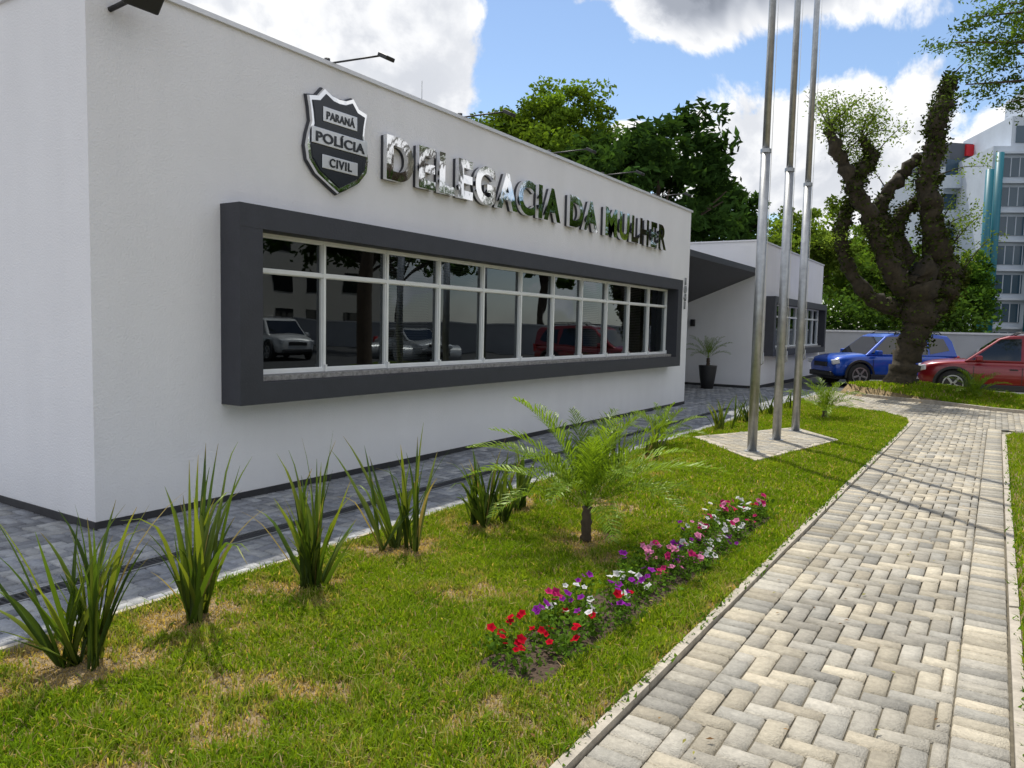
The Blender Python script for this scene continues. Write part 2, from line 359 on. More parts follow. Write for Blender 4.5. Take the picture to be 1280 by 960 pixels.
mknp('pavers',np.array(Vs),8,[(4,5,6,7),(0,1,5,4),(1,2,6,5),(2,3,7,6),(3,0,4,7)],M['paver'],np.array(Cs),pad)
dr=empty('drain_channel')
box('channel',-4.735,-4.585,-4,15.9,-.003,.017,M['base'],dr)
box('rim_a',-4.74,-4.725,-4,15.9,.0,.033,M['steel'],dr); box('rim_b',-4.595,-4.58,-4,15.9,.0,.033,M['steel'],dr)
V=[];F=[];y=-2.
while y<15.9:
    k=len(V); V+=[(-4.724,y,.03),(-4.596,y,.03),(-4.596,y+.012,.03),(-4.724,y+.012,.03)]; F.append((k,k+1,k+2,k+3)); y+=.035
mk('grate_bars',V,F,M['base'],dr)

# ---------------------------------------------------------------- building
bd=empty('police_station_building')
X0=-5.7;Y0,Y1=3.1,15.95;H=4.15
def block(name,x0,x1,y0,y1,h,hole=None,par=bd):
    V=[];F=[]
    def q(*p): k=len(V); V.extend(p); F.append((k,k+1,k+2,k+3))
    q((x0,y0,0),(x1,y0,0),(x1,y0,h),(x0,y0,h)); q((x1,y1,0),(x0,y1,0),(x0,y1,h),(x1,y1,h)); q((x0,y1,0),(x0,y0,0),(x0,y0,h),(x0,y1,h)); q((x0,y0,h),(x1,y0,h),(x1,y1,h),(x0,y1,h))
    if hole:
        a,b,c,d=hole
        q((x1,y0,0),(x1,a,0),(x1,a,h),(x1,y0,h)); q((x1,b,0),(x1,y1,0),(x1,y1,h),(x1,b,h)); q((x1,a,0),(x1,b,0),(x1,b,c),(x1,a,c)); q((x1,a,d),(x1,b,d),(x1,b,h),(x1,a,h))
        e=x1-.18
        q((x1,a,c),(x1,b,c),(e,b,c),(e,a,c)); q((e,a,d),(e,b,d),(x1,b,d),(x1,a,d)); q((x1,a,c),(e,a,c),(e,a,d),(x1,a,d)); q((e,b,c),(x1,b,c),(x1,b,d),(e,b,d))
    else: q((x1,y0,0),(x1,y1,0),(x1,y1,h),(x1,y0,h))
    return mk(name,V,F,M['plaster'],par)
def window(pref,ya,yb,za,zb,bays,blinds,transom):
    d=X0+.26; th_=.24
    box(pref+'_surround_top',X0-.05,d,ya-th_,yb+th_,zb,zb+.2,M['char'],bd)
    box(pref+'_surround_bottom',X0-.05,d,ya-th_,yb+th_,za-.19,za,M['char'],bd)
    box(pref+'_surround_left',X0-.05,d-.002,ya-th_,ya,za,zb,M['char'],bd); box(pref+'_surround_right',X0-.05,d-.002,yb,yb+th_,za,zb,M['char'],bd)
    xg=X0-.02
    mk(pref+'_glass',[(xg,ya,za),(xg,yb,za),(xg,yb,zb),(xg,ya,zb)],[(0,1,2,3)],M['glass'],bd)
    box(pref+'_sill',X0-.03,X0+.16,ya,yb,za,za+.05,M['stone'],bd,bev=.006)
    z0=za+.052
    V=[];F=[]
    def b(x0,x1,y0,y1,a,c):
        k=len(V); V.extend([(x,y,z) for x in (x0,x1) for y in (y0,y1) for z in (a,c)])
        F.extend([tuple(k+i for i in f) for f in [(0,1,3,2),(4,6,7,5),(0,4,5,1),(2,3,7,6),(0,2,6,4),(1,5,7,3)]])
    n=len(bays)-1
    b(xg-.02,xg+.045,ya,yb,z0,z0+.035); b(xg-.02,xg+.045,ya,yb,zb-.03,zb); b(xg-.02,xg+.047,ya,yb,transom-.017,transom+.017)
    for i,y in enumerate(bays):
        ww=.016
        b(xg-.018,xg+.049,y-ww,y+ww,z0+.001,zb-.001)
        b(xg+.05,xg+.075,y-.012,y+.012,z0-.0,z0+.07)
    for i in range(n):
        y0_,y1_=bays[i]+.016,bays[i+1]-.016
        for (a,c) in ((z0+.035,transom-.017),(transom+.017,zb-.03)):
            s=.009
            b(xg-.012,xg+.03,y0_,y0_+s,a,c); b(xg-.012,xg+.03,y1_-s,y1_,a,c); b(xg-.011,xg+.029,y0_+s,y1_-s,a,a+s); b(xg-.011,xg+.029,y0_+s,y1_-s,c-s,c)
    mk(pref+'_frames',V,F,M['alu'],bd)
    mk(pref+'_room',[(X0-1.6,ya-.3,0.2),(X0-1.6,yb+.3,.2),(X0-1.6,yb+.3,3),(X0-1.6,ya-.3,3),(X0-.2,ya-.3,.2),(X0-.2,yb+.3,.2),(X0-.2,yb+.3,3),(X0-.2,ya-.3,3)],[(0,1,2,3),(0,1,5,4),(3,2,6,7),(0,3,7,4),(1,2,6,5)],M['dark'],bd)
    V=[];F=[]
    for (i,full) in blinds:
        y0_,y1_=bays[i]+.05,bays[i+1]-.05; z=zb-.05
        while z>(za+.1 if full else transom+.1):
            k=len(V); V+=[(xg-.11,y0_,z),(xg-.11,y1_,z),(xg-.09,y1_,z-.022),(xg-.09,y0_,z-.022)]; F.append((k,k+1,k+2,k+3)); z-=.03
    if V: mk(pref+'_blinds',V,F,M['blind'],bd)
block('main_walls',-15,X0,Y0,Y1,H,(4.46,14.66,1.1,2.44))
window('window',4.46,14.66,1.1,2.44,[4.476+.926*i for i in range(12)],[(2,1),(7,1),(9,1),(3,0)],2.1)
box('skirting_front',X0,X0+.012,Y0-.012,Y1,0,.09,M['base'],bd); box('skirting_side',-15,X0-.0,Y0-.012,Y0,0,.09,M['base'],bd)
box('coping_front',X0-.1,X0+.03,Y0-.03,Y1+.03,H,H+.04,M['coping'],bd); box('coping_side',-15,X0-.1,Y0-.03,Y0+.1,H,H+.04,M['coping'],bd)
block('annex_walls',-13,X0,21.7,30.6,H,(22.7,30.0,1.12,2.46))
window('annex_window',22.7,30.0,1.12,2.46,[22.73+i*.9 for i in range(9)],[(4,1),(5,1)],2.1)
box('annex_coping',X0-.1,X0+.03,21.67,30.63,H,H+.04,M['coping'],bd); box('annex_coping_side',-13,X0-.1,21.67,21.8,H,H+.04,M['coping'],bd)
box('annex_skirting',X0,X0+.012,21.69,30.6,0,.1,M['base'],bd); box('annex_skirting_side',-9.2,X0,21.688,21.7,0,.1,M['base'],bd)
box('recess_wall',-9.4,-9.2,Y1,21.7,0,H-.2,M['plaster'],bd)
box('entrance_door',-9.2,-9.15,18,20.2,.03,2.3,M['carglass'],bd)
mk('canopy',[(-5.72,Y1,3.38),(-5.72,21.69,3.38),(-9.19,21.69,1.98),(-9.19,Y1,1.98),(-5.72,Y1,3.24),(-5.72,21.69,3.24),(-9.19,21.69,1.86),(-9.19,Y1,1.86)],[(0,1,2,3),(4,7,6,5),(0,4,5,1),(1,5,6,2),(3,2,6,7),(0,3,7,4)],M['char'],bd)
box('wall_lamp',-7.62,-7.5,21.58,21.7,1.75,1.95,M['trim'],bd,bev=.01)
def armlamp(i,y,dx=.50,dz=.04,dy=.2):
    tube('sign_lamp_arm_%d'%i,[(X0-.05,y,H+.04),(X0+dx,y+dy,H+.05+dz)],[.010,.010],M['trim'],bd,6)
    tube('sign_lamp_base_%d'%i,[(X0-.05,y,H+.03),(X0-.05,y,H+.09)],[.03,.03],M['trim'],bd,8)
    o=box('sign_lamp_head_%d'%i,-.05,.08,-.06,.06,-.02,.02,M['trim'],bd,bev=.008); o.location=(X0+dx+.03,y+dy,H+.03+dz); o.rotation_euler=(0,.45,0)
for i,y in enumerate([5.5,7.7,9.9,11.7,14.0]): armlamp(i,y)
fl_=box('floodlight',-.07,.09,-.14,.14,-.09,.09,M['trim'],bd,bev=.015); fl_.location=(X0+.26,3.36,4.02); fl_.rotation_euler=(0,.7,0)
tube('floodlight_arm',[(X0,3.28,3.92),(X0+.24,3.36,4.0)],[.02,.02],M['trim'],bd,6)
tube('antenna_mast',[(-9,10.9,4),(-9,10.9,6.0)],[.012,.007],M['steel'],bd,6)
def text(name,s,y,z,size,depth,x,mat,off=0,fit=None,sp=1.06):
    cu=bpy.data.curves.new(name,'FONT'); cu.body=s; cu.size=size; cu.extrude=depth/2; cu.offset=off
    cu.space_character=sp
    ob=bpy.data.objects.new(name,cu); COL.objects.link(ob); dg=bpy.context.evaluated_depsgraph_get(); me=bpy.data.meshes.new_from_object(ob.evaluated_get(dg)); bpy.data.objects.remove(ob)
    if fit:
        X=[v.co.x for v in me.vertices]; Yc=[v.co.y for v in me.vertices]
        sx=fit[0]/(max(X)-min(X)); sy_=fit[1]/(max(Yc)-min(Yc)); mnx=min(X);mny=min(Yc)
        for v in me.vertices: v.co.x=(v.co.x-mnx)*sx; v.co.y=(v.co.y-mny)*sy_
    me.materials.clear(); me.materials.append(mat)
    o=bpy.data.objects.new(name,me); COL.objects.link(o); o.parent=bd; o.location=(x,y,z); o.rotation_euler=(math.pi/2,0,math.pi/2); return o
text('sign_lettering','DELEGACIA DA MULHER',6.22,3.18,.6,.05,X0+.07,M['chrome'],off=.021,fit=(8.1,.48),sp=1.17)
text('sign_lettering_returns','DELEGACIA DA MULHER',6.225,3.184,.6,.04,X0+.024,M['char'],off=.0195,fit=(8.09,.472),sp=1.17)
for i,ch in enumerate('1041'): text('house_number_%d'%i,ch,15.66,2.6-i*.17,.2,.03,X0+.02,M['steel'],off=.008)
half=[(0,.93),(.1,.94),(.2,.985),(.28,.90),(.40,.875),(.375,.76),(.36,.64),(.40,.52),(.425,.40),(.40,.27),(.29,.15),(.12,.06),(0,0)]
def shield(name,sc_,x,dep,mat):
    pts=[(a*sc_,.48+(b-.48)*sc_) for a,b in half]; full=pts+[(-a,b) for a,b in pts[-2:0:-1]]
    n=len(full); V=[(x,5.55+a,2.92+b) for a,b in full]+[(x+dep,5.55+a*.985,2.92+.48+(b-.48)*.985) for a,b in full]
    F=[tuple(range(n)),tuple(range(n,2*n))[::-1]]+[(i,(i+1)%n,n+(i+1)%n,n+i) for i in range(n)]
    return mk(name,V,F,mat,bd)
M['badge']=pmat('badge_dark',(.02,.025,.035),.2,spec=.6,metal=.3)
shield('shield_back',1.02,X0+.01,.03,M['char']); shield('shield_rim',.99,X0+.04,.03,M['chrome']); shield('shield_field',.89,X0+.07,.012,M['badge'])
def band(name,y0,y1,z0,z1,x,d): return box(name,x,x+d,5.55+y0,5.55+y1,2.92+z0,2.92+z1,M['satin'],bd,bev=.004)
band('shield_band_top',-.23,.23,.66,.80,X0+.083,.008); band('shield_band_mid',-.375,.375,.43,.585,X0+.083,.012); band('shield_band_low',-.24,.24,.215,.345,X0+.083,.008)
text('shield_text_parana','PARANÁ',5.55-.19,2.92+.685,.11,.006,X0+.095,M['badge'],off=.002,fit=(.38,.095))
text('shield_text_policia','POLÍCIA',5.55-.33,2.92+.45,.15,.006,X0+.099,M['badge'],off=.004,fit=(.66,.12))
text('shield_text_civil','CIVIL',5.55-.15,2.92+.238,.12,.006,X0+.095,M['badge'],off=.003,fit=(.3,.085),sp=1.2)

# ---------------------------------------------------------------- flagpoles
for (y,h) in ((10.12,8.6),(11.44,9.1),(12.68,8.6)):
    p=empty('flagpole',(-2.66,y,.05))
    tube('base_plate',[(0,0,0),(0,0,.02)],[.1,.1],M['steel'],p,16,smooth=False)
    tube('lower_shaft',[(0,0,.0),(0,0,3.9)],[.062,.06],M['steel'],p,20)
    tube('collar',[(0,0,3.88),(0,0,3.93)],[.066,.066],M['steel'],p,20,smooth=False)
    tube('upper_shaft',[(0,0,3.9),(0,0,h)],[.046,.04],M['steel'],p,20)
    tube('finial',[(0,0,h),(0,0,h+.05),(0,0,h+.09),(0,0,h+.14)],[.02,.06,.06,.01],M['steel'],p,12)
    tube('halyard',[(.075,0,1.2),(.07,0,h-.1)],[.004,.004],M['alu'],p,5)
    tube('cleat',[(.05,0,1.15),(.09,0,1.18),(.09,0,1.32)],[.008,.008,.008],M['steel'],p,6)

# ---------------------------------------------------------------- grass
flaxpos=[(-3.56,1.89,.80,54),(-3.60,2.46,.90,44),(-3.46,3.17,.82,54),(-3.46,4.07,.86,38),(-3.44,5.03,.68,54),(-3.55,5.75,.64,44),(-3.55,6.9,.62,34),(-3.68,7.9,.65,30),(-3.6,9.0,.5,24),(-3.72,12.2,.6,26),(-3.77,13.5,.62,26),(-3.70,15.1,.62,24),(-3.6,16.6,.55,20)]
def grass(name,poly,n,hmin,hmax,wid,ymin,ymax,hfun=None,excl=[],dry=1.0):
    xs=np.array([p[0] for p in poly]); x=rng.uniform(xs.min(),xs.max(),n); y=rng.uniform(ymin,ymax,n)
    k=inpoly(x,y,poly)
    for e in excl: k&=~inpoly(x,y,e)
    x=x[k];y=y[k]
    d=vn(x,y,1.9,5)*.66+vn(x,y,8,3,3)*.55+rng.normal(0,.18,len(x))-.06
    if dry>.5:
        pl=np.zeros(len(x))
        for (fx,fy,_,_) in flaxpos+[(-2.56,5.12,0,0),(-3.0,6.3,0,0)]: pl=np.maximum(pl,np.clip(1-np.hypot(x-fx,(y-fy))/.5,0,1))
        d+=pl*1.1
        d+=np.clip((4.4-y)/2.5,0,1)*.36+np.clip((-1.38-x)*-6+.1,0,.5)+np.clip((6-y)/1.5,0,1)*np.clip((-2.5-x)/.8,0,1)*.26
    d-=np.clip((y-6)/4,0,1)*.45*dry+(.5 if dry<.5 else 0)
    keep=rng.random(len(x))<np.where(d>.6,.45,1.0); x=x[keep];y=y[keep];d=d[keep]
    N_=len(x); z=hfun(x,y) if hfun else np.full(N_,.02)
    tall=vn(x,y,5,3,1.7)*.4+1
    h=rng.uniform(hmin,hmax,N_)*np.clip(tall,.4,2); h=np.where(d>.6,h*.42,h)
    a=rng.uniform(0,2*np.pi,N_); b=rng.uniform(0,2*np.pi,N_); lean=np.abs(rng.normal(.35,.65,N_))*h
    wx=np.cos(a)*wid*.5*rng.uniform(.6,1.3,N_); wy=np.sin(a)*wid*.5
    lx=np.cos(b)*lean; ly=np.sin(b)*lean
    V=np.zeros((N_,5,3))
    V[:,0]=np.stack([x-wx,y-wy,z],1);V[:,1]=np.stack([x+wx,y+wy,z],1)
    V[:,2]=np.stack([x+wx*.9+lx*.35,y+wy*.9+ly*.35,z+h*.65],1);V[:,3]=np.stack([x-wx*.9+lx*.35,y-wy*.9+ly*.35,z+h*.65],1)
    V[:,4]=np.stack([x+lx,y+ly,z+h*.95],1)
    g=np.array([.115,.225,.012]);g2=np.array([.29,.39,.032]);dr_=np.array([.58,.44,.23])
    m=np.clip(rng.random((N_,1))*.6+.4*(vn(x,y,2.5,3,5)[:,None]*.6+.5),0,1); c=g*m+g2*(1-m); c=c*rng.uniform(.7,1.2,(N_,1))
    f=np.clip((d-.35)/.4,0,1)[:,None]; f=np.where(rng.random((N_,1))<.08,1,f)*.94
    c=c*(1-f)+dr_*rng.uniform(.55,1.15,(N_,1))*f
    return mknp(name,V,5,[(0,1,2,3),(3,2,4)],M['grass'],c)
bedP=[(-2.02,2.9),(-1.66,2.85),(-1.58,4.5),(-1.56,6.75),(-1.86,6.8),(-1.94,4.8)]
grass('lawn_grass',lawnP,190000,.022,.058,.0068,1.2,6,excl=[bedP])
grass('lawn_grass_far',lawnP,130000,.03,.06,.011,6,19.4,excl=[padP,bedP])
grass('side_lawn_grass',[(.2,1),(2.2,1),(2.2,15.5),(.7,15.5),(.3,15.2),(.2,14.8)],60000,.03,.07,.008,1,15.5,dry=.2)
grass('mound_grass',moundP,50000,.05,.1,.022,19,22.6,hfun=moundh,dry=0)
V=[];C=[]
for i in range(2600):
    u=random.random()
    if u<.45: x,y=-1.29+random.gauss(0,.022),random.uniform(1.5,15)
    elif u<.6: x,y=.2+random.gauss(0,.02),random.uniform(1.5,14)
    else: x,y=random.uniform(-3.9,-1.4),random.uniform(1.5,8)
    a=random.uniform(0,6.28); h=random.uniform(.02,.05); z=.025; d=(math.cos(a)*h*.7,math.sin(a)*h*.7)
    V.append([(x-d[1]*.25,y+d[0]*.25,z+h*.4),(x,y,z),(x+d[1]*.25+d[0]*.4,y-d[0]*.25+d[1]*.4,z+h*.5),(x+d[0],y+d[1],z+h)]); C.append(np.array((.11,.21,.02))*random.uniform(.6,1.3))
mknp('lawn_weeds',np.array(V),4,[(0,1,2,3)],M['grass'],np.array(C))
# dry fallen leaves on lawn and paving
V=[];C=[]
for i in range(420):
    if random.random()<.6: x,y,z=random.uniform(-3.9,-1.35),random.uniform(1.4,11),.06
    elif random.random()<.6: x,y,z=random.uniform(-1.2,.1),random.uniform(1.6,15),.042
    else: x,y,z=random.uniform(-5.6,-4),random.uniform(1,14),.042
    a=random.uniform(0,6.28); s=random.uniform(.008,.02); dx,dy=math.cos(a)*s,math.sin(a)*s; k=random.uniform(.3,.5)
    V.append([(x-dx,y-dy,z),(x-dy*k,y+dx*k,z+.005),(x+dx,y+dy,z+.003),(x+dy*k,y-dx*k,z+.004)]); C.append(np.array(random.choice([(.28,.17,.07),(.35,.24,.1),(.16,.09,.04),(.30,.28,.08)]))*random.uniform(.7,1.2))
mknp('fallen_leaves',np.array(V),4,[(0,1,2,3)],M['petal'],np.array(C))

# ---------------------------------------------------------------- leafy helpers
def strip(Vl,Fl,Cl,p,azm,lean,curv,L,wd,col,segs=8,droop=0,twist=0):
    p=Vector(p); hdir=Vector((math.cos(azm),math.sin(azm),0)); side=Vector((-math.sin(azm+twist),math.cos(azm+twist),0)); th_=lean; k0=len(Vl); brk=random.random()<.5
    for i in range(segs+1):
        tt=i/segs; ang=th_+curv*tt*tt+(droop if tt>.6 else 0)*((tt-.6)/.4 if tt>.6 else 0)
        d=hdir*math.sin(ang)+Vector((0,0,1))*math.cos(ang); nrm=side.cross(d)
        ww=wd*.5*min(1,.55+tt*2)*(1-max(0,(tt-.45)/.55)**1.6)+.0008
        for s in (-1,0,1): 
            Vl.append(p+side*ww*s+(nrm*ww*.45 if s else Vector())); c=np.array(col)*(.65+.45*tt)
            if tt>.93 and brk: c=np.array((.28,.20,.09))
            Cl.append(c)
        if i: 
            b=k0+(i-1)*3
            Fl.append((b,b+1,b+4,b+3)); Fl.append((b+1,b+2,b+5,b+4))
        p=p+d*(L/segs)
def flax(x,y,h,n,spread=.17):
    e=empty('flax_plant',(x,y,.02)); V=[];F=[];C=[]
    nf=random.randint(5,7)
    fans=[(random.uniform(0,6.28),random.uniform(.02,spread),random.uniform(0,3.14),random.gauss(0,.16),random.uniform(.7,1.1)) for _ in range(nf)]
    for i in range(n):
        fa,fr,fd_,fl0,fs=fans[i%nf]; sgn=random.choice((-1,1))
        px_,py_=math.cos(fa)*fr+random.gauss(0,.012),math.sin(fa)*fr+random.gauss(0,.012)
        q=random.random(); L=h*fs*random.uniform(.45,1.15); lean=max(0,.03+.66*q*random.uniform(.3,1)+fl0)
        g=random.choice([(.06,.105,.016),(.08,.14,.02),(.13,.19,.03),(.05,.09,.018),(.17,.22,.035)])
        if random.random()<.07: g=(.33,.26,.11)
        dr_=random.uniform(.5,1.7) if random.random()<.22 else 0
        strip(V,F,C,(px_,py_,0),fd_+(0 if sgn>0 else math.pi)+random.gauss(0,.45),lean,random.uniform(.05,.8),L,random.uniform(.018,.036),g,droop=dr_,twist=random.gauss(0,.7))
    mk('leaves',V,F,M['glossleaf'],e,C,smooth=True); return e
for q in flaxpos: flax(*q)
flax(.95,2.8,.45,20)
def palm(name,x,y,z0,trunk_h,fl,nf,lw,par=None,leaflets=26,col=(.13,.21,.02),tr=.05):
    e=par or empty(name,(x,y,z0)); 
    base=Vector((0,0,0)) if not par else Vector((x,y,z0))
    if trunk_h>.02:
        m=max(4,int(trunk_h/.03))
        pts=[base+Vector((0,0,trunk_h*k/m)) for k in range(m+1)]
        tube('stem',pts,[tr+.010*(k%2)-.012*(k/m) for k in range(m+1)],M['bark'],e,10,noise=.18)
    V=[];F=[];C=[]
    top=base+Vector((0,0,trunk_h))
    for i in range(nf):
        a=i*2.399+random.gauss(0,.15); th0=.12+1.12*(i/nf)**.9+random.gauss(0,.06); L=fl*random.uniform(.8,1.1)*(1 if i>3 else .75)
        hd=Vector((math.cos(a),math.sin(a),0)); side=Vector((-math.sin(a),math.cos(a),0)); p=top.copy(); g=np.array(col)*random.uniform(.8,1.3)
        ns=leaflets; prev=None
        for k in range(ns+1):
            tt=k/ns; ang=th0+1.0*tt**1.7*(.75+.35*i/nf); d=hd*math.sin(ang)+Vector((0,0,1))*math.cos(ang); nrm=d.cross(side)*-1
            if nrm.z<0: nrm=-nrm
            rw=.006*(1-tt*.8)
            b=len(V); V+= [p-side*rw,p+side*rw]; C+= [g*1.2,g*1.2]
            if k: F.append((prev,prev+1,b+1,b))
            prev=b
            if tt>.16:
                ll=lw*math.sin(math.pi*(.12+.85*tt)**.85)**.6*random.uniform(.8,1.15)
                for s in (-1,1):
                    dd=(d*.85+side*s*.65+nrm*.35+Vector((random.gauss(0,.12),random.gauss(0,.12),random.gauss(0,.12)))).normalized()
                    wv=d.cross(dd).cross(dd).normalized()*.0052
                    m=p+dd*ll*.55; tip=p+dd*ll+Vector((0,0,-ll*.18)); b2=len(V)
                    V+= [p-wv*.6,p+wv*.6,m+wv,m-wv,tip]; cc_=g*random.uniform(.75,1.3); C+= [cc_]*5
                    F+= [(b2,b2+1,b2+2,b2+3),(b2+3,b2+2,b2+4)]
            p=p+d*(L/ns)
    mk('fronds',V,F,M['glossleaf'],e,C); return e
palm('phoenix_palm',-2.56,5.12,.02,.27,1.05,32,.20,leaflets=38,tr=.040)
palm('phoenix_palm',-2.69,15.3,.02,.15,.85,24,.2)
palm('phoenix_palm',-3.85,9.95,.02,.08,.7,16,.16)
palm('phoenix_palm',-3.3,6.5,.02,.05,.6,12,.15)
palm('phoenix_palm',-.4,21.3,.1,.12,.85,24,.2)
pp=empty('potted_palm',(-6.75,20.7,.03))
tube('vase',[(0,0,0),(0,0,.3),(0,0,.62),(0,0,.64)],[.16,.21,.25,.25],M['trim'],pp,20)
palm('p',0,0,.6,.25,.85,16,.2,par=pp,leaflets=20)

# ---------------------------------------------------------------- flower bed
fb=empty('flower_bed'); n=len(bedP)
mk('soil',[(x,y,.028) for x,y in bedP]+[(-1.8,4.8,.07)],[(i,(i+1)%n,n) for i in range(n)],M['soilbed'],fb)
V=[];C=[];FV=[];FC=[]
pet={'r':(.58,.01,.03),'m':(.55,.03,.16),'p':(.30,.03,.36),'w':(.82,.80,.82),'k':(.78,.26,.46)}
yy=2.95
while yy<6.75:
    xx=-1.97
    while xx<-1.56:
        x=xx+random.uniform(-.06,.06); y=yy+random.uniform(-.06,.06)
        if bool(inpoly(x,y,bedP)) and random.random()<.84:
            hh=random.uniform(.06,.18)
            for k in range(85):
                a=random.uniform(0,6.28); r=abs(random.gauss(0,.065)); p=np.array([x+math.cos(a)*r,y+math.sin(a)*r,.03+random.random()*hh])
                t1=rng.normal(0,1,3); t1/=np.linalg.norm(t1); t2=np.cross(t1,rng.normal(0,1,3)); t2/=np.linalg.norm(t2); s=random.uniform(.009,.020)
                V.append([p+t1*s,p+t2*s*.55,p-t1*s,p-t2*s*.55]); C.append(np.array((.085,.16,.022))*random.uniform(.6,1.7))
            if y<3.3: ch='rrrrrrm'
            elif y<3.9: ch='rmppww'
            elif y<4.5: ch='wwppwm'
            elif y<4.9: ch='kkpm'
            elif y<5.8: ch='mpwwk'
            else: ch='kmmmwr'
            cpl=pet[random.choice(ch)]
            for k in range(random.choice([0,1,2,3,3,4])):
                a=random.uniform(0,6.28); r=random.uniform(0,.07); c0=np.array([x+math.cos(a)*r,y+math.sin(a)*r,.05+hh+random.uniform(-.04,.015)])
                nn=np.array([random.gauss(.2,.45),random.gauss(-.3,.45),1]); nn/=np.linalg.norm(nn); t1=np.cross(nn,[0,1,.1]); t1/=np.linalg.norm(t1); t2=np.cross(nn,t1)
                R=random.uniform(.017,.029)
                for q in range(5):
                    an=q*1.2566+a; d=t1*math.cos(an)+t2*math.sin(an); e=-t1*math.sin(an)+t2*math.cos(an)
                    FV.append([c0-nn*.006,c0+d*R*.6+e*R*.45,c0+d*R*1.05+nn*random.uniform(-.004,.006),c0+d*R*.6-e*R*.45]); f=random.uniform(.75,1.1); FC.append([np.array(cpl)*.4,np.array(cpl)*f,np.array(cpl)*f,np.array(cpl)*f])
        xx+=.095
    yy+=.10
mknp('foliage',np.array(V),4,[(0,1,2,3)],M['leaf'],np.array(C),fb)
mknp('blossoms',np.array(FV),4,[(0,1,2,3)],M['petal'],np.array(FC),fb)

# ---------------------------------------------------------------- trees
def leaves(name,P,size,base,shade,parent,mat=None,asp=.5,jit=.25):
    N_=len(P); t1=rng.normal(0,1,(N_,3)); t1[:,2]*=.7; t1/=np.linalg.norm(t1,axis=1)[:,None]
    t2=np.cross(t1,rng.normal(0,1,(N_,3))); t2/=np.linalg.norm(t2,axis=1)[:,None]
    s=(size*rng.uniform(.6,1.3,N_))[:,None]
    V=np.stack([P+t1*s,P+t2*s*asp,P-t1*s,P-t2*s*asp],1)
    c=np.array(base)[None]*shade[:,None]*rng.uniform(1-jit,1+jit,(N_,1)); 
    return mknp(name,V,4,[(0,1,2,3)],mat or M['leaf'],c,parent)
def crown(name,c,rad,ncl,nl,cr,size,base,parent,hollow=.45,asp=.5,flat=.6):
    c=np.array(c);rad=np.array(rad)
    d=rng.normal(0,1,(ncl,3)); d/=np.linalg.norm(d,axis=1)[:,None]; d[:,2]=np.where(d[:,2]<-.35,-d[:,2],d[:,2])
    lump=1+.16*np.sin(d[:,0]*5+c[0])+.12*np.cos(d[:,1]*7+c[1])
    r=rng.uniform(hollow,1,ncl)**.6*lump
    cc_=c+d*rad*r[:,None]; sh=rng.uniform(.5,1.4,ncl)
    P=[];Sh=[]
    for i in range(ncl):
        q=rng.normal(0,1,(nl,3)); q/=np.linalg.norm(q,axis=1)[:,None]; q*=(rng.random((nl,1))**.4)*cr*rng.uniform(.6,1.25); q[:,2]*=flat
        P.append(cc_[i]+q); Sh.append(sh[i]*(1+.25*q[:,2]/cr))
    return leaves(name,np.concatenate(P),size,base,np.concatenate(Sh),parent,asp=asp)
def tree(name,loc,top,rad,ncl,nl,cr,size,base,trunk_r=.25,asp=.5,flat=.6,zc=None,hollow=.45):
    e=empty(name,loc); zc=zc if zc is not None else top-rad[2]*1.0
    pts=[(0,0,-.1),(.1,0,zc*.4),(-.05,.1,zc*.8),(0,0,zc+rad[2]*.4)]
    p,r=smoothpts(pts,[trunk_r,trunk_r*.8,trunk_r*.6,trunk_r*.2]); tube('trunk',p,r,M['bark'],e,9,noise=.06)
    for k in range(8):
        a=k*.8+random.random(); q=Vector((math.cos(a)*rad[0]*.75,math.sin(a)*rad[1]*.75,zc+random.uniform(-.2,.6)*rad[2])); s=Vector((0,0,zc*.62+k*.08))
        p,r=smoothpts([s,s.lerp(q,.5)+Vector((0,0,.25)),q],[trunk_r*.4,trunk_r*.25,trunk_r*.08]); tube('limb_%d'%k,p,r,M['bark'],e,6,noise=.05)
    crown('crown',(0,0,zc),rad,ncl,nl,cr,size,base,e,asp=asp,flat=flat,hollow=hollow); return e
def atpx(px,F): return RF((px-640)/950*F,F,0)
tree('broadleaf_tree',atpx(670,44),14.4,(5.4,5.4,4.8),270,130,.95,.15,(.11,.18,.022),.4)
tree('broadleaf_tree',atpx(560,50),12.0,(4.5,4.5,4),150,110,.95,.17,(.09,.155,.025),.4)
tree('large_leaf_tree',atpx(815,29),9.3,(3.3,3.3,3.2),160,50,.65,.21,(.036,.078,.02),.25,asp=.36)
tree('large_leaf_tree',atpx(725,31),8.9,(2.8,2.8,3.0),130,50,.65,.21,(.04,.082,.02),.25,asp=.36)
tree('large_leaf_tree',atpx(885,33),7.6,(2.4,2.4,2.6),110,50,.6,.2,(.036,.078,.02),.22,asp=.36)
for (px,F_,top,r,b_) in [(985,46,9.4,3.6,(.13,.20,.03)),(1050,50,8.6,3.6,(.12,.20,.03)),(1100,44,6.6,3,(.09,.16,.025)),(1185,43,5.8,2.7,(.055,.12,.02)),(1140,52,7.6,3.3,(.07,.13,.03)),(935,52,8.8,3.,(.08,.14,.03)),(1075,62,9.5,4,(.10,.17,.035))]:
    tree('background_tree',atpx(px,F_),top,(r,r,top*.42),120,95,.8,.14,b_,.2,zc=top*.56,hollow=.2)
he=empty('shrubbery'); P=[];Sh=[]
for i in range(170):
    c_=np.array([rng.uniform(-9,-.8),rng.uniform(38.2,40.5),rng.uniform(.6,3.0)]); n_=75; P.append(c_+rng.normal(0,.42,(n_,3))); Sh.append(np.full(n_,rng.uniform(.45,1.3)))
leaves('foliage',np.concatenate(P),.13,(.065,.125,.025),np.concatenate(Sh),he)
